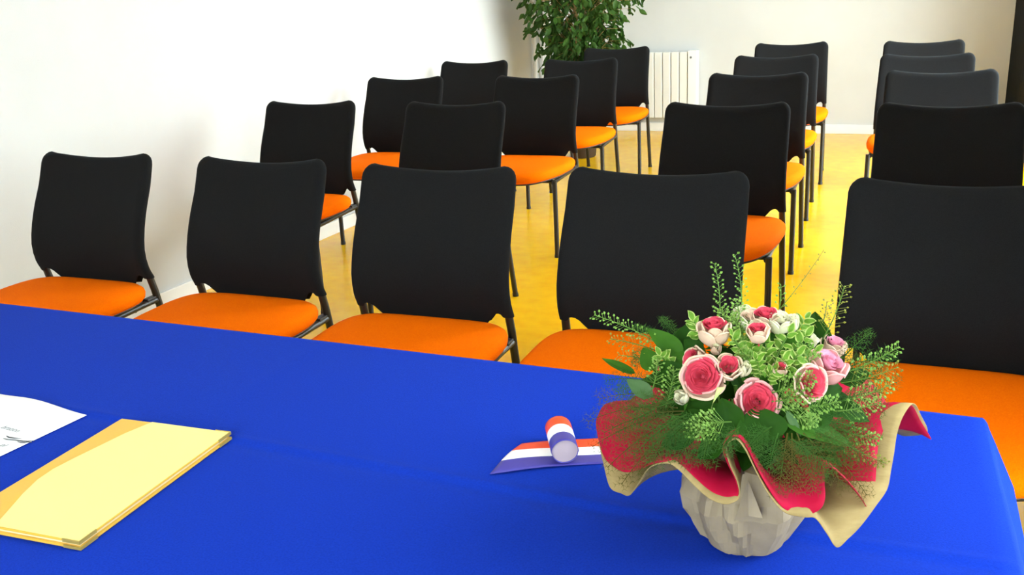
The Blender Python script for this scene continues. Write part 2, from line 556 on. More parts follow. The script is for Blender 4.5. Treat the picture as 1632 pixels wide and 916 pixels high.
def make_chair():
    root = empty('conference_chair')
    link('seat', seat_mesh([(0.30, 0.459), (0.6, 0.458), (0.80, 0.455), (0.90, 0.450), (0.955, 0.446), (0.990, 0.437), (1.0, 0.426), (0.992, 0.412), (0.96, 0.401)]), M['orange_fabric'], root)
    link('seat_shell', seat_mesh([(0.965, 0.404), (0.955, 0.394), (0.89, 0.388), (0.5, 0.386)]), M['black_plastic'], root)
    link('backrest', backrest_mesh(), M['black_fabric'], root)
    for s in (-1, 1):
        pts = [(s * 0.2286, 0.0076, 0.008), (s * 0.2275, -0.035, 0.20), (s * 0.2268, -0.068, 0.36)]
        for z in (0.42, 0.466, 0.50, 0.55, 0.60, 0.66, 0.72, 0.78):
            pts.append((s * (0.2262 - 0.008 * (z - 0.466) / 0.4), prof(z), z))
        lg = MB().tube(pts, 0.0118, 12).build('leg', M['black_metal'], root)
        MB().tube([(s * 0.2286, 0.0094, 0), (s * 0.2286, 0.006, 0.014)], 0.0135, 12).build('foot_cap', M['black_plastic'], lg)
        lg = MB().tube([(s * 0.2345, -0.4537, 0.008), (s * 0.2345, -0.452, 0.2), (s * 0.2335, -0.450, 0.388)], 0.0118, 12).build('leg', M['black_metal'], root)
        MB().tube([(s * 0.2345, -0.4537, 0), (s * 0.2345, -0.4537, 0.014)], 0.0135, 12).build('foot_cap', M['black_plastic'], lg)
        MB().tube([(s * 0.2268, -0.070, 0.386), (s * 0.224, -0.16, 0.384), (s * 0.222, -0.30, 0.380), (s * 0.226, -0.452, 0.378)], 0.0105, 10).build('side_rail', M['black_metal'], root)
        MB().box((s * 0.222 - 0.012, -0.125, 0.378), (s * 0.222 + 0.012, -0.072, 0.400)).build('bracket', M['black_plastic'], root, smooth=False, bevel=0.003)
    for y in (-0.17, -0.42):
        MB().tube([(-0.222, y, 0.378), (0.222, y, 0.378)], 0.009, 8).build('crossbar', M['black_metal'], root)
    return root


CH = [  # x, y, yaw, label
    (-2.572, 2.314, 0.038, 'black backed orange seat chair, leftmost of the five in the front row by the table'),
    (-1.897, 2.316, 0.032, 'black backed orange seat chair, second from the left in the front row'),
    (-1.275, 2.292, 0.043, 'black backed orange seat chair in the middle of the five chair front row'),
    (-0.667, 2.331, 0.016, 'black backed orange seat chair in front row directly behind the left of the bouquet'),
    (0.031, 2.314, 0.028, 'large black backed orange chair at the right end of the front row, right of bouquet'),
    (-2.672, 3.66, 0.068, 'black and orange chair in the second row next to the left wall'),
    (-1.923, 3.652, 0.029, 'black and orange chair in the second row just left of the aisle'),
    (-0.771, 3.65, 0.026, 'black and orange chair in the second row just right of the aisle'),
    (-0.005, 3.654, 0.03, 'black and orange chair at the right end of the second row'),
    (-2.787, 4.717, 0.067, 'black and orange chair in the third row next to the left wall'),
    (-1.999, 4.735, 0.048, 'black and orange chair in the third row just left of the aisle'),
    (-0.856, 4.743, 0.034, 'black and orange chair in the third row just right of the aisle'),
    (-0.054, 4.79, 0.045, 'black and orange chair at the right end of the third row'),
    (-2.841, 5.70, 0.054, 'black and orange chair in the fourth row next to the left wall'),
    (-2.118, 5.731, 0.088, 'black and orange chair in the fourth row, in front of the ficus trunk'),
    (-0.938, 5.749, 0.056, 'black and orange chair in the fourth row just right of the aisle'),
    (-0.14, 5.673, 0.0, 'black and orange chair at the right end of the fourth row'),
    (-2.188, 6.649, 0.119, 'black and orange chair in the back row, in front of the white radiator'),
    (-1.0, 6.714, 0.091, 'black and orange chair in the back row just right of the aisle'),
    (-0.189, 6.647, 0.05, 'black and orange chair at the right end of the back row'),
]
proto = make_chair()
for i, (x, y, a, lab) in enumerate(CH):
    o = proto if i == 0 else copy_tree(proto)
    o.location = (x, y, 0)
    o.rotation_euler = (0, 0, a)
    tag(o, lab, 'chair', 'rows of black and orange conference chairs')

# ------------------------------------------------------------------ table and its cloth
TX0, TX1, TY0, TY1, TZ = -1.95, 0.062, 0.49, 1.284, 0.738
tb = empty('folding_table', ((TX0 + TX1) / 2, (TY0 + TY1) / 2, 0))
tag(tb, 'long table hidden under the royal blue cloth', 'table')
hx, hy = (TX1 - TX0) / 2, (TY1 - TY0) / 2
top_box = MB().box((-hx, -hy, TZ - 0.028), (hx, hy, TZ))
for sx in (-1, 1):
    for sy in (-1, 1):
        MB().tube([(sx * (hx - 0.1), sy * (hy - 0.08), 0), (sx * (hx - 0.1), sy * (hy - 0.08), TZ - 0.028)], 0.018, 12).build('leg', M['grey_metal'], tb)
MB().box((-hx + 0.08, -hy + 0.06, TZ - 0.07), (hx - 0.08, -hy + 0.09, TZ - 0.028)).box((-hx + 0.08, hy - 0.09, TZ - 0.07), (hx - 0.08, hy - 0.06, TZ - 0.028)).build('apron', M['grey_metal'], tb, smooth=False)

ZT_ = 0.745           # height of the cloth's top face


def skew(x, y):
    """the table stands at a slight angle to the room, its right end not quite square"""
    k = (TY1 + 0.008 - y)
    return x + 0.020 * k + 0.055 * k * (x - TX0) / (TX1 - TX0), y + 0.013 * (x - TX1)




def crease(x, y):
    h = 0
    d = y - (0.922 + 0.022 * max(0, (x + 0.3) / 0.35))     # fold line along the length
    h += 0.0022 * math.exp(-(d / 0.006) ** 2) - 0.0016 * math.exp(-((d + 0.016) / 0.012) ** 2)
    d = x + 0.955
    h += 0.0014 * math.exp(-(d / 0.006) ** 2)
    h += 0.0012 * noise.noise((x * 2.2, y * 2.6, 0.3))
    return h


def skew_v(V, ox=0, oy=0):
    out = []
    for v in V:
        x, y = skew(v[0] + ox, v[1] + oy)
        out.append(Vector((x - ox, y - oy, v[2])))
    return out


top_box.V = skew_v(top_box.V, (TX0 + TX1) / 2, (TY0 + TY1) / 2)
top_box.build('tabletop', M['wood'], tb, smooth=False, bevel=0.004)
cl = MB()
gx0, gx1, gy0, gy1 = TX0 - 0.008, TX1 + 0.008, TY0 - 0.008, TY1 + 0.008
nx, ny = 120, 130
rows = []
for j in range(ny + 1):
    y = gy0 + (gy1 - gy0) * j / ny
    rows.append([(gx0 + (gx1 - gx0) * i / nx, y, ZT_ + crease(*skew(gx0 + (gx1 - gx0) * i / nx, y)) * (1 if 0 < i < nx and 0 < j < ny else 0)) for i in range(nx + 1)])
cl.grid(rows)
# skirt: perimeter loop that goes round the edge and hangs with soft folds
per = []
for i in range(nx): per.append((gx0 + (gx1 - gx0) * i / nx, gy0, 0, -1))
for j in range(ny): per.append((gx1, gy0 + (gy1 - gy0) * j / ny, 1, 0))
for i in range(nx): per.append((gx1 - (gx1 - gx0) * i / nx, gy1, 0, 1))
for j in range(ny): per.append((gx0, gy1 - (gy1 - gy0) * j / ny, -1, 0))
L = len(per)
corners = [(gx0, gy0), (gx1, gy0), (gx1, gy1), (gx0, gy1)]
drop = [0, .004, .010, .02, .04, .07, .11, .16, .22, .28, .34, .40, .46]
rows = []
for iv, v in enumerate(drop):
    row = []
    for k, (x, y, nx_, ny_) in enumerate(per):
        d0 = min((math.hypot(x - cx, y - cy), cx, cy) for cx, cy in corners)
        dc = d0[0]
        n = Vector((nx_, ny_, 0))
        dia = Vector((math.copysign(1, d0[1] - (gx0 + gx1) / 2), math.copysign(1, d0[2] - (gy0 + gy1) / 2), 0)).normalized()
        wgt = math.exp(-(dc / 0.075) ** 2)
        nd = (n * (1 - wgt) + dia * wgt)
        rim = 0.009 * (1 - math.exp(-v / 0.008))
        s = k / L * 2 * PI
        fold = (0.010 * math.sin(s * 23 + 0.7 * math.sin(s * 3)) + 0.006 * math.sin(s * 41)) * min(1, v / 0.3)
        flare = 0.09 * v + fold + wgt * (0.26 * v + 0.020 * min(1, max(0, v - 0.02) / 0.09)) + 0.10 * v * math.exp(-((dc - 0.26) / 0.06) ** 2) - 0.06 * v * math.exp(-((dc - 0.15) / 0.04) ** 2)
        p = Vector((x, y, ZT_ - v)) + nd * (rim + max(-0.004, flare))
        if iv == 0:
            p = Vector((x, y, ZT_))
        row.append(p)
    rows.append(row)
cl.grid(rows, closed=True)
cl.V = skew_v(cl.V)
me = cl.mesh('tablecloth')
bm = bmesh.new(); bm.from_mesh(me)
bmesh.ops.remove_doubles(bm, verts=bm.verts[:], dist=0.0003)
bmesh.ops.recalc_face_normals(bm, faces=bm.faces[:])
for f_ in bm.faces: f_.smooth = True
bm.to_mesh(me); bm.free()
cloth = link('tablecloth', me, M['cloth'])
tag(cloth, 'royal blue tablecloth with a pressed crease, draped over the long table', 'tablecloth')

# ------------------------------------------------------------------ printed sheet of paper
ZP = ZT_ + 0.0022


def on_table(px, py, z=ZP):
    return at(px, py, Vector((0, 0, 1)), z)


pa = on_table(22, 633); pb = on_table(138, 661); pc = on_table(0, 741)
ex = (pb - pa).normalized()
ey = Vector((ex.y, -ex.x, 0))                      # towards the camera
W_, H_ = 0.21, 0.297
org = pb - ex * W_
rows = []
for j in range(17):
    row = []
    for i in range(13):
        u, v = i / 12, j / 16
        lift = 0.007 * math.exp(-((v - 0.0) / 0.12) ** 2) * math.sin(PI * min(1, u * 1.02)) ** 2 * (1 - 0.4 * u)
        p = org + ex * (u * W_) + ey * (v * H_)
        row.append((p.x, p.y, ZP + lift))
    rows.append(row)
m = MB().grid(rows)
sheet = m.build('printed_sheet', M['paper'])
sd = sheet.modifiers.new('thickness', 'SOLIDIFY'); sd.thickness = 0.0006; sd.offset = 1
tag(sheet, 'white printed sheet lying at the left edge of the blue tablecloth', 'paper')


def stroke(P, wd, name, mt):
    rows = [[], []]
    for i, p in enumerate(P):
        t = (P[min(i + 1, len(P) - 1)] - P[max(i - 1, 0)]).normalized()
        nn = Vector((-t.y, t.x, 0))
        k = math.sin(PI * (0.12 + 0.80 * i / (len(P) - 1)))
        rows[0].append(p + nn * wd * k)
        rows[1].append(p - nn * wd * k)
    return MB().grid(rows).build(name, mt, sheet)


for pts in ([(10, 694), (14, 696.5), (24, 698), (34, 698.5)], [(5, 698), (12, 700), (26, 701), (36, 702.6), (44, 703), (48, 702.2), (52, 702.2), (55, 702.6)], [(28, 703.5), (34, 705), (40, 705), (44, 704), (48, 704.2), (51, 705)]):
    P = []
    for i in range(len(pts) - 1):
        for t in (0, .25, .5, .75):
            P.append((pts[i][0] * (1 - t) + pts[i + 1][0] * t, pts[i][1] * (1 - t) + pts[i + 1][1] * t))
    P.append(pts[-1])
    stroke([on_table(x, y, ZP + 0.0009) for x, y in P], 0.0014, 'wave_line', M['ink'])


def lettering(body, px, py, size, mt, shear=0.3):
    cu_ = bpy.data.curves.new('lettering', 'FONT')
    cu_.body = body
    cu_.size = size
    cu_.shear = shear
    cu_.extrude = 0.00005
    cu_.materials.append(mt)
    tmp = bpy.data.objects.new('lettering_curve', cu_)
    C.objects.link(tmp)
    me_ = bpy.data.meshes.new_from_object(tmp.evaluated_get(bpy.context.evaluated_depsgraph_get()))
    bpy.data.objects.remove(tmp)
    o = bpy.data.objects.new('lettering', me_)
    C.objects.link(o)
    p = on_table(px, py, ZP + 0.001)
    o.parent = sheet
    o.location = p
    o.rotation_euler = (0, 0, math.atan2(ex.y, ex.x))
    return o


lettering('bration', 0, 681.5, 0.013, M['pale_ink'])
lettering('el', -2, 710, 0.013, M['pale_ink'])

# ------------------------------------------------------------------ yellow folder
fz = ZT_ + 0.001
TH = 0.011
f_tr = on_table(367, 688, fz + TH); f_br = on_table(126, 863, fz + TH); f_tl = on_table(197, 664, fz + TH)
fy = (f_br - f_tr); FL = fy.length; fy.normalize()
fx = Vector((fy.y, -fy.x, 0))                        # to the left of the folder
if fx.dot(f_tl - f_tr) < 0: fx = -fx
FW = (f_tl - f_tr).dot(fx)
folder = empty('presentation_folder', (f_tr.x, f_tr.y, fz))
folder.rotation_euler = (0, 0, math.atan2(fx.y, fx.x))
tag(folder, 'glossy two-tone yellow presentation folder with brass corners on the blue tablecloth', 'folder')
# local frame: +x along fx; y along fy (check handedness)
sgn = 1 if (fx.x * fy.y - fx.y * fy.x) > 0 else -1


def fbox(x0, y0, z0, x1, y1, z1, name, mt, bev=0.001, parent=None):
    ya, yb = sorted((sgn * y0, sgn * y1))
    return MB().box((x0, ya, z0), (x1, yb, z1)).build(name, mt, parent or folder, smooth=False, bevel=bev)


fbox(0.0, 0.0, 0, FW, FL, 0.003, 'back_cover', M['folder_base'])
fbox(0.004, 0.004, 0.0028, FW - 0.002, FL - 0.004, 0.0078, 'pages', M['page'], 0)
front_c = fbox(0.0, 0.0, 0.0076, FW, FL, 0.0105, 'front_cover', M['folder_base'])
# pale overlay with a curved left edge
def loc2(px, py):
    p = on_table(px, py, fz + TH) - f_tr
    return p.dot(fx), p.dot(fy)
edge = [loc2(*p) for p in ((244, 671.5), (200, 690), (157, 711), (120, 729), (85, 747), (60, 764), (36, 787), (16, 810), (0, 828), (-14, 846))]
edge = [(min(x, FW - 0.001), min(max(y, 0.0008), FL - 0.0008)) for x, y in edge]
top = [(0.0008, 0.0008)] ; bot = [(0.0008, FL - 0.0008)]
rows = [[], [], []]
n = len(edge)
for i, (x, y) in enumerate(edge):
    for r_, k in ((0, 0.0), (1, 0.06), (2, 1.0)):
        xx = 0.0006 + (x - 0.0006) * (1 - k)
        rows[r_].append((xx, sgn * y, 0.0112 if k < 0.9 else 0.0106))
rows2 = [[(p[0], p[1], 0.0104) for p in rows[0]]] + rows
mm = MB().grid(rows2)
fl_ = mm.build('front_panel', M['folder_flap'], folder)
tag(fl_, 'pale yellow panel with a curved edge')
for (cx, cy) in ((0, 0), (0, 1)):
    y0, y1 = (-.0006, 0.026) if cy == 0 else (FL - 0.026, FL + 0.0006)
    yc = 0.0006 if cy == 0 else FL - 0.0006
    for (za, zb_) in ((-0.0004, 0.0034), (0.0072, 0.0114)):
        b1 = MB()
        ye = -0.0006 if cy == 0 else FL + 0.0006
        # L-shaped clip along both edges of the corner
        ya, yb = sorted((sgn * y0, sgn * y1))
        b1.box((-0.0006, ya, max(0, za)), (0.0008, yb, zb_))
        ya, yb = sorted((sgn * ye, sgn * (ye + (0.0014 if cy == 0 else -0.0014))))
        b1.box((0.0008, ya, max(0, za)), (0.024, yb, zb_))
        b1.build('corner_clip', M['brass'], folder, smooth=False)

# ------------------------------------------------------------------ tricolour ribbon
rb0 = on_table(780, 752); rb1 = on_table(963, 737)
rx_ = (rb1 - rb0).normalized()
ry_ = Vector((-rx_.y, rx_.x, 0))                     # away from the camera
RW = 0.069
rib = empty('tricolour_ribbon', (rb0.x, rb0.y, ZT_))
rib.rotation_euler = (0, 0, math.atan2(rx_.y, rx_.x))
tag(rib, 'red, white and blue ribbon, partly rolled, lying left of the bouquet', 'ribbon')


def uv_grid(rows, vs, name, parent, mt):
    m = MB().grid(rows)
    me = m.mesh(name)
    nc = len(rows[0])
    ul = me.uv_layers.new(name='UVMap')
    for poly in me.polygons:
        for li in poly.loop_indices:
            vi = me.loops[li].vertex_index
            ul.data[li].uv = (vi % nc / nc, vs[vi // nc])
    o = link(name, me, mt, parent)
    s = o.modifiers.new('thickness', 'SOLIDIFY'); s.thickness = 0.0005; s.offset = 1
    return o


LR = 0.235
rows, vs = [], []
for j in range(13):
    v = j / 12
    vs.append(min(0.999, v))
    x0 = 0.046 * v
    row = []
    for i in range(31):
        x = x0 + (LR - x0) * i / 30
        lift = 0.0016 + 0.004 * math.exp(-((x - 0.03) / 0.05) ** 2) * math.sin(PI * v) + 0.0015 * math.sin(x * 30)
        bow = -0.006 * math.exp(-((x) / 0.06) ** 2)
        row.append((x, v * RW + bow + 0.10 * max(0, x - 0.16) ** 2 * -1, lift + 0.0008))
    rows.append(row)
strip = uv_grid(rows, vs, 'strip', rib, M['ribbon'])
# the roll
rp = on_table(901, 741) - rb0
rcx, rcy = rp.dot(rx_), rp.dot(ry_) - 0.002
RR = 0.0165
rows, vs = [], []
for j in range(13):
    v = j / 12
    vs.append(min(0.999, v))
    row = []
    for i in range(49):
        a = 2 * PI * i / 48 * 1.12
        r = RR * (1 - 0.010 * i / 48)
        row.append((rcx + r * math.sin(a) * (1.0 + 0.05 * (math.cos(a) < 0)), rcy + v * RW * 1.02, 0.0045 + RR - r * math.cos(a) * (0.92 if math.cos(a) > 0 else 1.0)))
    rows.append(row)
roll = uv_grid(rows, vs, 'roll', rib, M['ribbon'])
for v, fl in ((0.02, 0), (0.98, 1)):
    rows = []
    for k in (0, .3, .6, .85, .985):
        rows.append([(rcx + RR * k * math.sin(2 * PI * i / 32), rcy + v * RW * 1.02 + (0.0015 * k if not fl else 0), 0.0045 + RR - RR * k * math.cos(2 * PI * i / 32) * (0.92 if math.cos(2 * PI * i / 32) > 0 else 1)) for i in range(32)])
    pe = MB().grid(rows, closed=True).build('paper_core', M['core'], rib)
    tag(pe, 'white paper core of the roll')


# ------------------------------------------------------------------ bouquet
BC = Vector((-0.1645, 0.9055, ZT_))
HD = Vector((BC.x, BC.y, 0)).normalized()             # horizontal direction away from the camera
BC.z = ZT_ + 0.0036
bq = empty('bouquet', BC)
tag(bq, 'round bouquet of pink roses and greenery in crimson and kraft paper on the table', 'bouquet')


def B(px, py, d):
    """point of the bouquet, d metres in front of its axis, relative to its base"""
    return at(px, py, HD, HD.dot(BC) - d) - BC


# --- kraft bag round the foot
rnd = random.Random(3)
prof_b = [(0.0, 0.0), (0.040, 0.0), (0.0445, 0.004), (0.0515, 0.020), (0.0585, 0.036), (0.0625, 0.052), (0.059, 0.068), (0.051, 0.084), (0.041, 0.100), (0.036, 0.112)]
NB = 84
ridge = []
a = 0
while a < NB:
    st = rnd.choice([3, 4, 5, 7])
    ridge.append((a, rnd.uniform(-1, 1)))
    a += st
def ridge_at(k):
    for i in range(len(ridge)):
        a0, v0 = ridge[i]
        a1, v1 = ridge[(i + 1) % len(ridge)]
        if i == len(ridge) - 1: a1 += NB
        if a0 <= k < a1:
            t = (k - a0) / (a1 - a0)
            s_ = (i % 2) * 2 - 1
            return ((1 - t) * s_ + t * -s_) * (0.6 + 0.4 * abs(v0))
    return 0
rows = []
for i, (r, z) in enumerate(prof_b):
    row = []
    for k in range(NB):
        sh = (i - 4) * 1.0
        kk = (k + sh * (math.sin(k * 0.31 + 1.0) + 0.5)) % NB
        amp = (0, 0.15, 0.4, 0.65, .8, .9, .95, 1.0, 0.9, 0.8)[i]
        rr = r + 0.0095 * amp * ridge_at(kk) + rnd.uniform(-1, 1) * 0.0007 * amp
        an = 2 * PI * k / NB
        zz = z + (rnd.uniform(-1, 1) * 0.0012 if 2 < i else 0)
        row.append((rr * math.cos(an), rr * math.sin(an), max(0.0005, zz)))
    rows.append(row)
bag = MB().grid(rows, closed=True).build('kraft_bag', M['kraft_grey'], bq, smooth=True, auto=R(9))
tag(bag, 'creased kraft paper bag round the foot')
# a pointed fold standing up at the front of the bag
p0, p1, p2, p3 = B(1170, 830, 0.068), B(1192, 764, 0.066), B(1216, 826, 0.070), B(1193, 822, 0.078)
MB().add([p0, p1, p2, p3, p0 * 0.9, p2 * 0.9], [(0, 3, 1), (3, 2, 1), (4, 1, 5)]).build('paper_point', M['kraft_grey'], bq, smooth=False)

# --- paper collars
PINK = [(1000, 640, -.06), (967, 643, -.01), (954, 660, .02), (950, 678, .035), (957, 712, .06), (966, 733, .075), (985, 748, .09), (1000, 752, .10), (1018, 748, .11), (1040, 739, .12),
        (1062, 736, .128), (1080, 744, .133), (1102, 766, .138), (1122, 785, .142), (1140, 796, .144), (1160, 800, .144), (1176, 790, .141), (1172, 765, .134), (1159, 737, .128), (1152, 714, .126),
        (1160, 699, .125), (1176, 696, .126), (1191, 714, .130), (1208, 748, .137), (1230, 786, .143), (1252, 812, .144), (1282, 820, .142), (1306, 812, .138), (1315, 794, .130), (1314, 766, .118),
        (1317, 748, .115), (1330, 748, .116), (1352, 768, .112), (1370, 790, .103), (1386, 811, .090), (1394, 780, .075), (1397, 740, .06), (1402, 700, .04), (1420, 668, .02), (1450, 645, .0),
        (1468, 672, -.02), (1484, 700, -.035), (1462, 676, -.06), (1420, 650, -.09)]
KRAFT = [(1000, 646, -.06), (964, 652, -.012), (952, 672, .02), (954, 704, .045), (962, 740, .07), (972, 776, .085), (990, 786, .095), (1003, 789, .105), (1016, 772, .115), (1034, 746, .122),
         (1062, 738, .131), (1080, 747, .136), (1102, 769, .141), (1122, 788, .145), (1140, 799, .147), (1160, 803, .147), (1178, 793, .144), (1175, 768, .137), (1163, 740, .131), (1157, 718, .128),
         (1163, 704, .127), (1175, 701, .128), (1189, 719, .133), (1206, 754, .140), (1228, 792, .146), (1252, 817, .147), (1282, 824, .146), (1300, 826, .144), (1318, 850, .142), (1334, 872, .135),
         (1352, 858, .124), (1372, 838, .110), (1396, 806, .092), (1414, 779, .074), (1420, 750, .06), (1425, 722, .048), (1430, 690, .035), (1440, 662, .02), (1456, 643, .0), (1468, 662, -.02),
         (1478, 688, -.03), (1452, 694, -.045), (1430, 690, -.07), (1400, 660, -.10)]


def closed_spline(P, per=7):
    out = []
    n = len(P)
    for i in range(n):
        p0, p1, p2, p3 = P[i - 1], P[i], P[(i + 1) % n], P[(i + 2) % n]
        for k in range(per):
            t = k / per
            out.append(0.5 * ((2 * p1) + (p2 - p0) * t + (2 * p0 - 5 * p1 + 4 * p2 - p3) * t * t + (3 * p1 - p0 - 3 * p2 + p3) * t ** 3))
    return out


def collar(name, ctrl, mt, r0, z0, lift, label):
    P = [B(*c) for c in ctrl]
    # unseen far side: a shallow wavy arc behind the flowers
    a0 = math.atan2(P[-1].y, P[-1].x)
    a1 = math.atan2(P[0].y, P[0].x)
    if a1 < a0: a1 += 2 * PI
    for k in range(1, 9):
        a = a0 + (a1 - a0) * k / 9
        r = 0.155 + 0.015 * math.sin(k * 2.2)
        P.append(Vector((r * math.cos(a), r * math.sin(a), 0.125 + 0.02 * math.sin(k * 1.9))))
    rim = closed_spline(P)
    n = len(rim)
    # root angles follow the rim, smoothed so that pleats share one root zone
    ang = []
    prev = None
    for p in rim:
        a = math.atan2(p.y, p.x)
        if prev is not None:
            while a - prev > PI: a -= 2 * PI
            while a - prev < -PI: a += 2 * PI
        ang.append(a)
        prev = a
    for _ in range(30):
        tot = ang[-1] - ang[0] + (2 * PI / n)
        ang = [(ang[i - 1] - (2 * PI if i == 0 else 0) + 2 * ang[i] + (ang[(i + 1) % n] + (2 * PI if i == n - 1 else 0))) / 4 for i in range(n)]
    rows = []
    NV = 14
    for j in range(NV + 1):
        v = j / NV
        row = []
        for i, p in enumerate(rim):
            root = Vector((r0 * math.cos(ang[i]), r0 * math.sin(ang[i]), z0))
            hz = max(p.z, z0)
            m1 = root + Vector((0.30 * (p.x - root.x), 0.30 * (p.y - root.y), 0.4 * (hz - z0) + lift * 0.6))
            m2 = root.lerp(p, 0.72)
            m2.z = p.z + 0.45 * max(0, (z0 + 0.05 - p.z)) + lift
            q = root * (1 - v) ** 3 + m1 * 3 * v * (1 - v) ** 2 + m2 * 3 * v * v * (1 - v) + p * v ** 3
            row.append(q)
        rows.append(row)
    o = MB().grid(rows, closed=True).build(name, mt, bq, auto=R(75))
    s = o.modifiers.new('thickness', 'SOLIDIFY'); s.thickness = 0.0006; s.offset = 0
    tag(o, label)
    return o


collar('kraft_collar', KRAFT, M['kraft'], 0.0385, 0.094, 0.006, 'beige kraft paper collar under the crimson sheet')
collar('crimson_collar', PINK, M['pink'], 0.0370, 0.098, 0.012, 'wavy crimson pink paper collar')

# --- stems gathered in the bag
for k in range(16):
    a = k * 2.4
    r = 0.006 + 0.022 * math.sqrt(k / 16)
    MB().tube([(r * math.cos(a), r * math.sin(a), 0.02), (r * math.cos(a), r * math.sin(a), 0.10), (1.9 * r * math.cos(a), 1.9 * r * math.sin(a), 0.165)], 0.0022, 6).build('stem', M['stem'], bq)

# --- leaves


def leaf_mesh(L, W, bend=0.15, fold=0.18, curl=0.0, tipw=1.0, wav=0.0, seed=0):
    """leaf along +x, face +z"""
    nl, nw = 12, 6
    rows = []
    for i in range(nl + 1):
        t = i / nl
        w = W / 2 * (math.sin(PI * t ** (0.80)) ** 0.75) * (1 - 0.25 * t) * 1.12 if 0 < t < 1 else 0.0002
        w = max(w, 0.0004)
        row = []
        for j in range(nw + 1):
            s = -1 + 2 * j / nw
            z = -bend * L * (t ** 2) + fold * abs(s) * w - curl * w * s * s + wav * W * math.sin(t * 9 + seed + s)* abs(s)
            z -= (0.0006 if j == nw // 2 else 0)
            row.append((t * L, s * w, z))
        rows.append(row)
    return MB().grid(rows).mesh('leaf', auto=R(80))


def orient(o, base, direction, normal, k=1.0):
    x = direction.normalized()
    z = (normal - x * normal.dot(x)).normalized()
    y = z.cross(x)
    o.matrix_local = Matrix(((x.x * k, y.x * k, z.x * k, base.x), (x.y * k, y.y * k, z.y * k, base.y), (x.z * k, y.z * k, z.z * k, base.z), (0, 0, 0, 1)))


def leaf(base, tip, wpx, mt, up=0.4, right=0.0, bend=0.12, fold=0.15, wav=0.0, parent=None, name='leaf'):
    p, q = B(*base), B(*tip)
    L = (q - p).length
    tc = (CAM - BC - p).normalized()
    nrm = tc + UY * up + RX * right
    o = link(name, leaf_mesh(L, wpx * 0.00064, bend, fold, wav=wav, seed=p.x * 90), mt, parent or bq)
    orient(o, p, q - p, nrm)
    return o


# (base px, py, depth) (tip) width material up right bend
LEAVES = [
    ((1083, 580, .02), (1114, 505, -.01), 50, 'leaf', .2, .2, .06), ((1076, 574, .0), (1086, 520, -.02), 36, 'leaf', .2, -.2, .06),
    ((1088, 566, .03), (1032, 522, .02), 32, 'leaf_mid', .5, -.2, .10), ((1062, 604, .05), (1094, 557, .03), 32, 'leaf_mid', .3, .1, .08),
    ((1012, 594, .03), (958, 574, .03), 18, 'leaf_mid', .9, 0, -.10), ((1040, 632, .06), (998, 604, .05), 26, 'leaf_pale', .3, -.3, .10),
    ((1044, 590, .045), (1024, 553, .03), 32, 'leaf_mid', .3, -.3, .08), ((1076, 606, .05), (1022, 604, .05), 30, 'leaf', .6, -.1, .10),
    ((1300, 572, .0), (1299, 496, -.03), 50, 'leaf', .05, .1, .03),
    ((1214, 590, .075), (1256, 664, .10), 30, 'leaf', .7, .3, .12), ((1150, 596, .03), (1146, 545, .02), 44, 'leaf', .3, 0, .06), ((1172, 590, .03), (1180, 540, .02), 44, 'leaf', .3, 0, .06), ((1226, 565, .0), (1222, 512, -.02), 46, 'leaf', .2, .1, .06), ((1250, 600, .01), (1256, 548, .0), 44, 'leaf', .3, 0, .06), ((1110, 600, .03), (1100, 560, .02), 40, 'leaf', .3, -.1, .06), ((1172, 690, .115), (1149, 634, .10), 44, 'leaf', .1, -.3, .05),
    ((1218, 706, .12), (1206, 646, .105), 72, 'leaf', .4, .1, .12), ((1186, 706, .115), (1158, 660, .105), 46, 'leaf', .2, -.2, .08),
    ((1246, 668, .105), (1368, 698, .085), 46, 'leaf_mid', .9, .1, .16), ((1160, 650, .10), (1080, 684, .095), 34, 'leaf', .8, -.2, .12),
    ((1262, 640, .08), (1266, 712, .12), 40, 'leaf', .5, .1, .10), ((1254, 655, .10), (1277, 695, .11), 12, 'leaf_pale', .2, .2, .05),
    ((1302, 650, .06), (1360, 632, .03), 50, 'leaf', .4, .2, .06), ((1296, 622, .06), (1344, 616, .04), 40, 'leaf', .4, .2, .06),
    ((1290, 660, .08), (1330, 650, .07), 48, 'leaf', .5, .2, .06), ((1320, 640, .04), (1392, 668, .03), 40, 'leaf', .7, .3, .10),
    ((1140, 660, .09), (1090, 640, .08), 44, 'leaf', .5, -.3, .10), ((1130, 680, .10), (1060, 668, .09), 46, 'leaf', .6, -.3, .12),
    ((1100, 640, .07), (1044, 650, .07), 44, 'leaf', .6, -.3, .12), ((1110, 690, .11), (1050, 706, .11), 42, 'leaf', .7, -.2, .12),
    ((1150, 700, .12), (1110, 728, .125), 40, 'leaf', .7, -.2, .12), ((1096, 610, .06), (1048, 574, .045), 34, 'leaf', .4, -.3, .10),
    ((1340, 610, .03), (1388, 590, .01), 30, 'leaf', .4, .3, .08), ((1250, 560, .045), (1262, 520, .03), 34, 'leaf_mid', .4, .1, .10),
    ((1210, 690, .11), (1170, 716, .12), 44, 'leaf', .6, -.1, .10), ((1256, 690, .11), (1300, 720, .11), 44, 'leaf', .7, .2, .12),
    ((1300, 690, .09), (1350, 712, .085), 40, 'leaf', .8, .2, .12), ((1118, 568, .03), (1090, 540, .02), 30, 'leaf', .4, -.2, .1),
    ((1205, 655, .09), (1180, 630, .085), 40, 'leaf', .4, -.2, .1),
]
for a_, b_, w_, m_, up, rt, bd in LEAVES:
    leaf(a_, b_, w_, M[m_], up, rt, bd, wav=0.03)
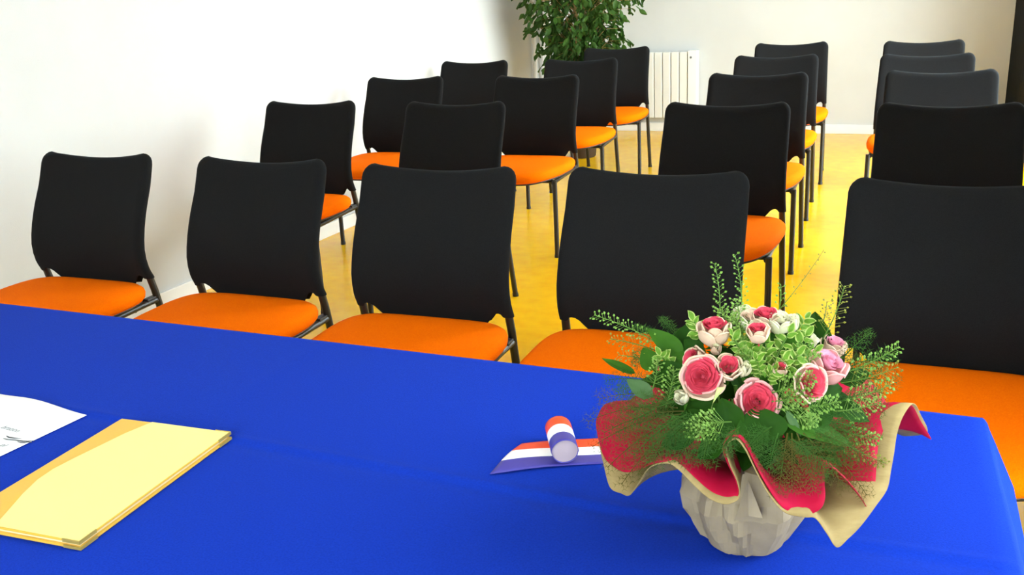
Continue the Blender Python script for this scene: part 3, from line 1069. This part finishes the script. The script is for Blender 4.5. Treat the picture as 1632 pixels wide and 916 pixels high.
# the rest of the green dome under and behind the flowers
lm = [leaf_mesh(0.055, 0.030, 0.2, 0.15, wav=0.03, seed=k) for k in range(3)]
for me_ in lm: me_.materials.append(M['leaf'])
rnd = random.Random(11)
for k in range(46):
    a = k * 2.39996
    el = R(8 + 62 * ((k * 0.618) % 1))
    r = 0.035 + 0.02 * rnd.random()
    dirv = Vector((math.cos(a) * math.cos(el), math.sin(a) * math.cos(el), math.sin(el)))
    base = Vector((0, 0, 0.125)) + Vector((dirv.x * r * 1.2, dirv.y * r * 1.2, dirv.z * r * 0.7))
    o = link('leaf', lm[k % 3], None, bq)
    orient(o, base, dirv + Vector((rnd.uniform(-.3, .3), rnd.uniform(-.3, .3), rnd.uniform(-.2, .1))), Vector((dirv.x * .3, dirv.y * .3, 1)))

# --- roses


def petal_pts(rb, rm, rt, z0, zm, z1, hw, drop=0.18, nu=8, nv=6, a0=0.0, wob=0.0, seed=0.0):
    rows = []
    for j in range(nv + 1):
        v = j / nv
        r = rb * (1 - v) ** 2 + 2 * (rm * 2 - (rb + rt) / 2) * 0.5 * 2 * v * (1 - v) * 0.5 * 2 / 2 + rt * v * v
        r = (1 - v) ** 2 * rb + 2 * v * (1 - v) * rm + v * v * rt
        z = (1 - v) ** 2 * z0 + 2 * v * (1 - v) * zm + v * v * z1
        wv = hw * (0.45 + 0.55 * math.sin(PI * min(1, 0.15 + v * 0.62)))
        row = []
        for i in range(nu + 1):
            u = -1 + 2 * i / nu
            an = a0 + u * wv
            k = 1 + wob * math.sin(u * 3 + seed) * v
            zz = z - drop * abs(u) ** 2.4 * v * v * (z1 - z0)
            row.append((r * k * math.cos(an), r * k * math.sin(an), zz))
        rows.append(row)
    return rows


def heart_mesh(kind, seed):
    rn = random.Random(seed)
    m = MB()
    if kind == 'open':
        lay = [(.05, 3, .46, .9, 0), (.13, 3, .50, .85, 0), (.21, 4, .53, .75, 0), (.30, 4, .54, .68, 0), (.39, 5, .54, .62, 0), (.48, 5, .52, .6, 0), (.56, 6, .48, .58, 0), (.65, 6, .44, .55, 1), (.74, 7, .38, .52, 1)]
    elif kind == 'cup':
        lay = [(.05, 3, .58, .9, 0), (.12, 3, .61, .85, 0), (.19, 4, .62, .75, 0), (.27, 4, .62, .7, 0), (.36, 5, .60, .66, 0), (.45, 5, .58, .62, 0), (.55, 6, .54, .60, 1)]
    else:
        lay = [(.06, 2, .8, 1.2, 0), (.16, 3, .82, .9, 0), (.28, 3, .78, .9, 1)]
    for r, n, h, hw, mi in lay:
        off = rn.uniform(0, 6)
        for k in range(n):
            a = off + 2 * PI * k / n + rn.uniform(-.2, .2)
            rr = r * rn.uniform(.92, 1.08)
            rows = petal_pts(rr * .7, rr * .95, rr * 1.10, h - .30, h - .12, h * rn.uniform(.84, 1.12), hw * 1.5, 0.10, a0=a, wob=.06, seed=rn.uniform(0, 6), nu=7, nv=5)
            # each petal leans so that it overlaps the next like a swirl
            rows = [[(x * (1 + .10 * (i - 3.5) / 3.5), y * (1 + .10 * (i - 3.5) / 3.5), z) for i, (x, y, z) in enumerate(row)] for row in rows]
            m.grid(rows[:-1], mi)
            m.grid(rows[-2:], 1)
    m.tube([(0, 0, -1.25), (0, 0, -.62), (0, 0, -.5), (0, 0, -.30)], [.06, .07, .22, .2], 10, 2)
    return m.mesh('rose', auto=R(80))


HEARTS = {(k, s): heart_mesh(k, s) for k in ('open', 'cup', 'bud') for s in (1, 2)}


def outer_petal(kind, ring):
    if kind == 'open':
        p = (.35, .80, .84, -.42, -.1, .40) if ring == 0 else (.35, .95, 1.02, -.46, -.25, .22)
        hw = .62
    elif kind == 'cup':
        p = (.25, .80, .66, -.75, -.35, .52) if ring == 0 else (.25, .92, .84, -.80, -.5, .40)
        hw = .72
    else:
        p = (.15, .62, .30, -.75, -.2, .84) if ring == 0 else (.15, .74, .46, -.80, -.3, .66)
        hw = .95
    rows = petal_pts(*p, hw, 0.22, nu=10, nv=7, wob=.03)
    if kind != 'bud':                                     # rolled lip
        last = rows[-1]
        rows.append([(x * 1.06, y * 1.06, z + .01) for x, y, z in last])
        rows.append([(x * 1.11, y * 1.11, z - .03) for x, y, z in last])
    return MB().grid(rows).mesh('petal', auto=R(80))


PETALS = {(k, r): outer_petal(k, r) for k in ('open', 'cup', 'bud') for r in (0, 1)}
sep = MB().grid([[(.12, -.10, -.72), (.12, .10, -.72)], [(.45, -.14, -.80), (.45, .14, -.80)], [(.78, -.09, -.70), (.78, .09, -.70)], [(1.0, -.01, -.60), (1.0, .01, -.60)]]).mesh('sepal')
sep.materials.append(M['leaf_mid'])
mesh_cache = {}


def with_mats(me, key, mats):
    if key not in mesh_cache:
        c = me.copy()
        c.materials.clear()
        for m_ in mats: c.materials.append(m_)
        mesh_cache[key] = c
    return mesh_cache[key]


rr_ = random.Random(5)


def rose(px, py, d, dia, kind, right, up, heart, mid, outer, label, rings=2):
    p = B(px, py, d)
    tc = (CAM - BC - p).normalized()
    z = (tc + RX * right + UY * up).normalized()
    x = z.cross(Vector((0.3, 0.2, 0.9))).normalized()
    y = z.cross(x)
    s = dia * 0.00064 / 2
    sd = rr_.choice((1, 2))
    o = link('rose' if kind != 'bud' else 'rosebud', with_mats(HEARTS[(kind, sd)], ('h', kind, sd, heart, mid), [M[heart], M[mid], M['leaf_mid']]), None, bq)
    o.matrix_local = Matrix(((x.x * s, y.x * s, z.x * s, p.x), (x.y * s, y.y * s, z.y * s, p.y), (x.z * s, y.z * s, z.z * s, p.z), (0, 0, 0, 1)))
    tag(o, label)
    for ring in range(rings):
        n = (6, 7)[ring] if kind == 'open' else ((5, 5)[ring] if kind == 'cup' else 3)
        off = rr_.uniform(0, 6)
        for k in range(n):
            q = link('petal', with_mats(PETALS[(kind, ring)], ('p', kind, ring, outer if ring else (mid if kind == 'open' else outer)), [M[outer if (ring or kind != 'open') else mid]]), None, o)
            q.matrix_local = Matrix.Rotation(off + 2 * PI * k / n + rr_.uniform(-.12, .12), 4, 'Z') @ Matrix.Rotation(rr_.uniform(-.10, .10), 4, 'Y') @ Matrix.Scale(rr_.uniform(.95, 1.07), 4)
    if dia < 60:
        for k in range(4):
            q = link('sepal', sep, None, o)
            q.matrix_local = Matrix.Rotation(k * PI / 2 + .4, 4, 'Z')
    return o


H, MI, OU, WH, LI = 'rose_heart', 'rose_mid', 'rose_outer', 'rose_white', 'rose_lilac'
rose(1120, 600, .085, 60, 'open', -.15, .10, H, MI, OU, 'large open rose, deep pink with cream rim')
rose(1138, 528, .045, 56, 'cup', -.05, 2.0, H, MI, OU, 'cream cupped rose with a pink mouth, seen from the side')
rose(1161, 586, .080, 44, 'cup', .05, .45, H, MI, OU, 'small deep pink open rose')
rose(1109, 573, .060, 44, 'cup', -1.2, .4, H, MI, OU, 'small pink rose turned to the left')
rose(1087, 633, .095, 38, 'bud', -.5, .1, WH, WH, WH, 'white rosebud at the left')
rose(1187, 589, .080, 34, 'bud', .3, .6, WH, WH, WH, 'cream rosebud')
rose(1141, 556, .055, 30, 'bud', 0, .5, WH, WH, OU, 'small greenish bud')
rose(1222, 509, .03, 50, 'cup', -.1, 1.9, H, MI, OU, 'pink topped rose at the crown of the bouquet')
rose(1243, 514, .035, 42, 'cup', .3, 1.4, WH, WH, WH, 'white rose at the crown of the bouquet')
rose(1198, 510, .025, 44, 'cup', -.2, 1.6, OU, OU, WH, 'cream rose at the crown of the bouquet')
rose(1184, 501, .01, 34, 'cup', -.3, 1.4, WH, WH, WH, 'pale cream rose at the crown of the bouquet')
rose(1208, 530, .07, 38, 'cup', -.1, 1.5, H, MI, OU, 'half open pink rosebud among variegated leaves')
rose(1260, 516, .03, 44, 'bud', .3, .8, WH, WH, WH, 'round white bud')
rose(1317, 585, .045, 62, 'cup', .7, 1.0, LI, MI, MI, 'light pink rose facing up to the right')
rose(1290, 611, .080, 50, 'open', .65, .1, H, MI, OU, 'deep pink open rose turned to the right')
rose(1328, 552, -.01, 44, 'cup', .6, 1.6, LI, MI, OU, 'pale pink rose at the back right')
rose(1243, 588, .074, 42, 'bud', .1, .3, H, MI, OU, 'reddish bud inside greenish petals')
rose(1207, 640, .092, 58, 'open', .2, .25, H, MI, MI, 'shaded pink rose low at the front')
# one small white floret and a cut blade of grass
p = B(1297, 542, .02)
for k in range(4):
    o = link('floret_petal', leaf_mesh(0.0065, 0.006, 0.1, 0.2), M['rose_white'], bq)
    orient(o, p, RX * math.cos(k * 1.6) + UY * math.sin(k * 1.6), CAM - BC - p)
p, q = B(1147, 617, .11), B(1132, 664, .118)
wv = RX * 0.0040
MB().add([p - wv * .6, p + wv, q + wv * .5 + UY * .012, q - wv * .3], [(0, 1, 2, 3)]).build('grass_blade', M['grass_blade'], bq).modifiers.new('thickness', 'SOLIDIFY').thickness = 0.0005

# --- variegated sprigs
rv = random.Random(21)


def var_leaf(seed):
    rn = random.Random(seed)
    L, W = 1.0, 0.62
    rows = []
    nl, nw = 8, 6
    m = MB()
    for i in range(nl + 1):
        t = i / nl
        w = max(0.012, W / 2 * math.sin(PI * t ** .85) ** .7)
        rows.append([(t, (-1 + 2 * j / nw) * w, 0.16 * abs(-1 + 2 * j / nw) * w * 2 - .22 * t * t + .06 * math.sin(t * 8 + j + seed)) for j in range(nw + 1)])
    m.grid(rows)
    m.M = [1 if (k % nw in (0, nw - 1) or k // nw == nl - 1) else 0 for k in range(nl * nw)]
    me = m.mesh('leaf', auto=R(80))
    me.materials.append(M['var_green']); me.materials.append(M['var_edge'])
    return me


VL = [var_leaf(k) for k in range(3)]
SPR = [((1195, 600, .05), (1168, 535, .05)), ((1200, 600, .05), (1200, 545, .06)), ((1215, 610, .06), (1222, 548, .06)), ((1225, 600, .05), (1258, 530, .045)), ((1240, 600, .05), (1285, 535, .04)),
       ((1240, 610, .065), (1272, 565, .06)), ((1215, 610, .07), (1205, 572, .075)), ((1230, 620, .075), (1250, 575, .07)), ((1215, 615, .075), (1232, 590, .08)), ((1190, 570, .04), (1178, 515, .02)),
       ((1250, 610, .06), (1300, 560, .045)), ((1250, 560, .03), (1284, 508, .0)), ((1120, 545, .01), (1106, 512, .0)), ((1070, 600, .04), (1052, 565, .04))]
for a_, b_ in SPR:
    p, q = B(*a_), B(*b_)
    st = MB().tube([p, p.lerp(q, .5) + Vector((0, 0, .004)), q], [.0012, .001, .0006], 5).build('variegated_sprig', M['stem'], bq)
    tag(st, 'light green sprig with cream edged leaves')
    ax = (q - p).normalized()
    tc = (CAM - BC - p).normalized()
    for k in range(9):
        t = .25 + .75 * k / 8
        side = ax.cross(tc) * (1 if k % 2 else -1)
        dv = (ax * rv.uniform(.1, .9) + side * rv.uniform(.5, 1) + tc * rv.uniform(-.1, .6)).normalized()
        if k == 8: dv = (ax + tc * .3)
        o = link('leaf', VL[k % 3], None, st)
        sc = rv.uniform(.0085, .0135)
        orient(o, p.lerp(q, t), dv, tc + UY * rv.uniform(0, .8) + RX * rv.uniform(-.5, .5), sc)

# --- feathery fern fronds and seed sprigs
rf = random.Random(33)


def frond(base, tip, wpx, mt, sag=.15, dens=17):
    p, q = B(*base), B(*tip)
    L = (q - p).length
    tc = (CAM - BC - p).normalized()
    mid = p.lerp(q, .5) + Vector((0, 0, sag * L))
    m = MB()
    pts = [p * (1 - t) ** 2 + mid * 2 * t * (1 - t) + q * t * t for t in [i / 12 for i in range(13)]]
    m.tube(pts, [.0008 - .0005 * i / 12 for i in range(13)], 4)
    V, F = [], []

    def needle(a, d, l, w):
        s = d.cross(tc).normalized() * w
        n = len(V)
        V.extend([a - s, a + s, a + d * l])
        F.append((n, n + 1, n + 2))
    W = wpx * .00064
    for i in range(dens):
        t = .12 + .86 * i / (dens - 1)
        k = min(11, int(t * 12))
        c = p * (1 - t) ** 2 + mid * 2 * t * (1 - t) + q * t * t
        tan = (pts[k + 1] - pts[k]).normalized()
        side = tan.cross(tc).normalized()
        for sgn_ in (-1, 1):
            l = W * (math.sin(PI * (.12 + .8 * t)) ** .7) * rf.uniform(.7, 1.15)
            dv = (tan * rf.uniform(.55, 1.0) + side * sgn_ * rf.uniform(.6, 1) + tc * rf.uniform(-.35, .35)).normalized()
            needle(c, dv, l, .00028)
            nn = max(2, int(l / .0042))
            for j in range(nn):
                a = c + dv * (l * (j + .6) / (nn + .3)) + Vector((0, 0, -.0015 * (j / nn) ** 2))
                for s2 in (-1, 1):
                    d2 = (dv * .8 + side.cross(dv).normalized() * rf.uniform(-.5, .5) + dv.cross(tc).normalized() * s2 * .9).normalized()
                    needle(a, d2, rf.uniform(.003, .0058), .00022)
    m.add(V, F)
    return m.build('fern_frond', mt, bq, smooth=False)


FB = M['fern_brown']; FG = M['fern']
FR = [((1080, 640, .07), (955, 636, .03), 34, FB), ((1080, 650, .08), (936, 672, .06), 34, FB), ((1085, 660, .09), (944, 712, .08), 34, FB), ((1085, 665, .095), (968, 745, .10), 34, FB),
      ((1090, 670, .10), (990, 772, .115), 34, FB), ((1075, 640, .08), (985, 690, .09), 36, FG), ((1095, 660, .10), (1010, 725, .115), 36, FG), ((1100, 670, .105), (1040, 735, .125), 34, FG),
      ((1090, 640, .08), (1010, 655, .07), 36, FG), ((1110, 680, .115), (1080, 735, .13), 34, FG), ((1070, 620, .06), (965, 606, .03), 28, FG), ((1130, 690, .12), (1120, 738, .13), 30, FG),
      ((1060, 610, .05), (985, 625, .045), 30, FG), ((1090, 655, .09), (962, 690, .08), 34, FB), ((1100, 680, .11), (1018, 752, .12), 30, FB), ((1120, 660, .105), (1060, 705, .12), 36, FG),
      ((1255, 690, .12), (1240, 792, .135), 32, FB), ((1262, 690, .12), (1262, 780, .138), 32, FB), ((1270, 690, .12), (1296, 782, .135), 32, FB), ((1280, 690, .11), (1345, 778, .12), 32, FB),
      ((1290, 690, .105), (1382, 790, .10), 32, FB), ((1300, 690, .10), (1392, 742, .08), 32, FB), ((1240, 690, .12), (1226, 745, .138), 30, FG), ((1230, 680, .12), (1196, 712, .13), 30, FG),
      ((1290, 680, .105), (1360, 735, .10), 34, FG), ((1310, 670, .08), (1396, 700, .06), 34, FG), ((1262, 700, .125), (1322, 756, .13), 34, FG), ((1180, 680, .12), (1150, 715, .13), 28, FG),
      ((1325, 600, .03), (1428, 566, .01), 26, FG), ((1330, 610, .03), (1430, 610, .02), 28, FG), ((1320, 600, .02), (1388, 530, .0), 22, FG), ((1330, 630, .04), (1410, 650, .03), 30, FG),
      ((1325, 600, .02), (1405, 588, .01), 26, FG), ((1080, 560, .02), (1012, 520, .01), 14, FG), ((1090, 550, .0), (1054, 508, -.01), 14, FG), ((1340, 640, .05), (1405, 625, .03), 26, FG),
      ((1050, 580, .03), (1010, 570, .03), 24, FG), ((1300, 660, .08), (1350, 690, .08), 28, FG)]
for a_, b_, w_, m_ in FR:
    frond(a_, b_, w_, m_)


def seed_sprig(base, tip, spread, n, mt, size=.0034, bow=.08, bare=.15, thick=.0006):
    p, q = B(*base), B(*tip)
    L = (q - p).length
    tc = (CAM - BC - p).normalized()
    ax = (q - p).normalized()
    side = ax.cross(tc).normalized()
    mid = p.lerp(q, .5) + side * bow * L
    c = lambda t: p * (1 - t) ** 2 + mid * 2 * t * (1 - t) + q * t * t
    st = MB().tube([c(i / 10) for i in range(11)], [thick * (1.2 - .6 * i / 10) for i in range(11)], 5).build('seed_sprig', M['stem'], bq)
    m = MB()
    W = spread * .00064
    for i in range(n):
        t = bare + (1 - bare) * (i + .5) / n
        a = i * 2.4
        dv = (ax * .55 + side * math.cos(a) + tc * math.sin(a) * .8).normalized()
        l = W * (1.05 - .65 * t) * rf.uniform(.7, 1.1)
        e_ = c(t) + dv * l
        m.tube([c(t), e_], .00018, 3, 0, cap=False)
        s = size * rf.uniform(.75, 1.2)
        u1 = dv
        u2 = (dv.cross(tc) + ax * .1).normalized()
        u3 = u1.cross(u2)
        V = [e_, e_ + u1 * s * .5 + u2 * s * .36, e_ + u1 * s * .5 - u2 * s * .36, e_ + u1 * s * .5 + u3 * s * .2, e_ + u1 * s * .5 - u3 * s * .2, e_ + u1 * s]
        m.add(V, [(0, 1, 3), (0, 3, 2), (0, 2, 4), (0, 4, 1), (5, 3, 1), (5, 2, 3), (5, 4, 2), (5, 1, 4)])
    o = m.build('seed_pods', mt, st, smooth=True)
    tag(o, kind='stuff')
    return st


SG, SDY = M['seed'], M['seed_dry']
for ar in [((1146, 520, .01), (1139, 420, -.01), 11, 34, SG), ((1182, 500, .0), (1171, 406, -.01), 10, 30, SG), ((1236, 500, .0), (1313, 398, -.02), 5, 14, SDY, .0022, .04, .1, .0004),
           ((1240, 500, -.01), (1244, 452, -.02), 8, 10, SG), ((1308, 545, -.01), (1346, 455, -.03), 22, 40, SDY, .003), ((1302, 540, -.02), (1318, 480, -.03), 14, 22, SDY, .003),
           ((1072, 562, .02), (947, 502, .01), 15, 60, SG), ((1062, 566, .02), (972, 540, .02), 16, 36, SDY, .0028), ((1050, 580, .03), (985, 566, .03), 16, 26, SDY, .0026),
           ((1338, 596, .03), (1432, 552, .01), 16, 60, SG), ((1340, 610, .03), (1432, 584, .02), 18, 40, SDY, .003), ((1335, 640, .05), (1420, 612, .03), 20, 50, SG),
           ((1330, 655, .06), (1404, 640, .04), 20, 40, SG), ((1228, 626, .09), (1294, 600, .085), 20, 80, SG), ((1232, 652, .098), (1334, 640, .085), 18, 90, SG), ((1226, 640, .095), (1290, 626, .09), 18, 70, SG),
           ((1166, 672, .112), (1096, 684, .11), 24, 100, SG), ((1150, 690, .118), (1104, 690, .116), 16, 50, SG), ((1170, 560, .05), (1150, 492, .02), 18, 60, SG), ((1184, 540, .04), (1172, 478, .01), 14, 44, SG),
           ((1190, 560, .055), (1168, 505, .03), 18, 60, SG), ((1326, 690, .08), (1412, 738, .06), 14, 50, SDY), ((1330, 680, .07), (1400, 700, .06), 16, 50, SG), ((1060, 650, .08), (1074, 588, .06), 18, 50, SG),
           ((1040, 620, .06), (1048, 570, .045), 14, 30, SG), ((1290, 590, .06), (1280, 548, .05), 18, 50, SG), ((1220, 600, .075), (1180, 560, .065), 18, 50, SG), ((1266, 660, .10), (1300, 672, .098), 16, 50, SG)]:
    seed_sprig(*ar)

# ------------------------------------------------------------------ ficus in the far left corner
FX, FY = -2.60, 7.02
fic = empty('potted_ficus', (FX, FY, 0))
tag(fic, 'bushy green weeping ficus tree standing in the far left corner behind the chairs', 'plant')
rows = [[(r * math.cos(2 * PI * k / 32), r * math.sin(2 * PI * k / 32), z) for k in range(32)] for r, z in ((.09, .0), (.10, .01), (.125, .27), (.135, .275), (.135, .31), (.122, .31), (.118, .27))]
pm = MB().grid(rows, closed=True)
pm.F.append(tuple(reversed(range(32)))); pm.M.append(0)
pm.build('pot', M['pot'], fic)
rows = [[(r * math.cos(2 * PI * k / 24), r * math.sin(2 * PI * k / 24), .268 + .01 * math.sin(k * 3) * (r > .01)) for k in range(24)] for r in (.12, .08, .04, .001)]
MB().grid(rows, closed=True).build('soil', M['soil'], fic)
rp_ = random.Random(8)
tips = []
for k in range(4):
    a = k * 1.57 + .4
    pts = [Vector((.035 * math.cos(a + 1.1 * z), .035 * math.sin(a + 1.1 * z), .26 + z)) for z in (0, .15, .3, .45, .6, .75, .9, 1.1)]
    MB().tube(pts, [.016, .015, .014, .013, .012, .011, .010, .008], 8).build('trunk', M['bark'], fic)


def crown_r(z):
    return .23 + .36 * min(1, max(0, (z - .62) / .75)) if z < 1.5 else .59 * math.sqrt(max(0.05, 1 - ((z - 1.5) / .75) ** 2))


fl_me = []
for k in range(4):
    rows = []
    for i in range(5):
        t = i / 4
        w = max(.03, .46 * math.sin(PI * t ** .8) ** .85 * .5 * 2 * .55)
        rows.append([(t, -w, .05), (t, 0, -.12 * t * t * (1 + k * .4)), (t, w, .05)])
    me_ = MB().grid(rows).mesh('leaf')
    me_.materials.append(M['ficus_leaf'])
    fl_me.append(me_)
leaves = []
twigs = MB()
for b_ in range(300):
    z = .70 + 1.45 * ((b_ + .5) / 300) ** 1.15
    a = b_ * 2.39996 + rp_.uniform(-.3, .3)
    rc = crown_r(z) * rp_.uniform(.55, 1.0)
    st = Vector((.03 * math.cos(a), .03 * math.sin(a), max(.66, z - .18)))
    en = Vector((rc * math.cos(a), rc * math.sin(a), z))
    en.x = max(en.x, XL + .11 - FX)
    md = st.lerp(en, .6) + Vector((0, 0, .07))
    twigs.tube([st, md, en], [.003, .002, .001], 4, cap=False)
    for j in range(11):
        t = .18 + .85 * j / 10
        c = st * (1 - t) ** 2 + md * 2 * t * (1 - t) + en * t * t
        c += Vector((rp_.uniform(-.05, .05), rp_.uniform(-.05, .05), rp_.uniform(-.05, .03)))
        if c.x + FX < XL + .11: c.x = XL + .11 - FX
        out = Vector((math.cos(a), math.sin(a), 0))
        dv = (out * rp_.uniform(.0, .8) + Vector((rp_.uniform(-.7, .7), rp_.uniform(-.7, .7), rp_.uniform(-1.1, -.2)))).normalized()
        nr = Vector((rp_.uniform(-1, 1), rp_.uniform(-1, 1), rp_.uniform(.2, 1)))
        leaves.append((c, dv, nr, rp_.uniform(.055, .082)))
twigs.build('branches', M['bark'], fic)
# nearest visible 300 leaves as single parts, the rest joined
leaves.sort(key=lambda l: (l[0].z > 0.66, l[0].y * .7 + abs(l[0].z - .25 - .66) * .9))
vis = [l for l in leaves if l[0].z < 1.30]
vis.sort(key=lambda l: l[0].y - .3 * l[0].x)
single = set(id(l) for l in vis[:300])
for i, l in enumerate(vis[:300]):
    o = link('leaf', fl_me[i % 4], None, fic)
    orient(o, l[0], l[1], l[2], l[3])
m = MB()
for i, l in enumerate(leaves):
    if id(l) in single: continue
    x = l[1].normalized()
    z = (l[2] - x * l[2].dot(x)).normalized()
    y = z.cross(x)
    me_ = fl_me[i % 4]
    m.add([l[0] + (x * v.co.x + y * v.co.y + z * v.co.z) * l[3] for v in me_.vertices], [tuple(p.vertices) for p in me_.polygons])
o = m.build('foliage', M['ficus_leaf'], fic)
tag(o, kind='stuff')
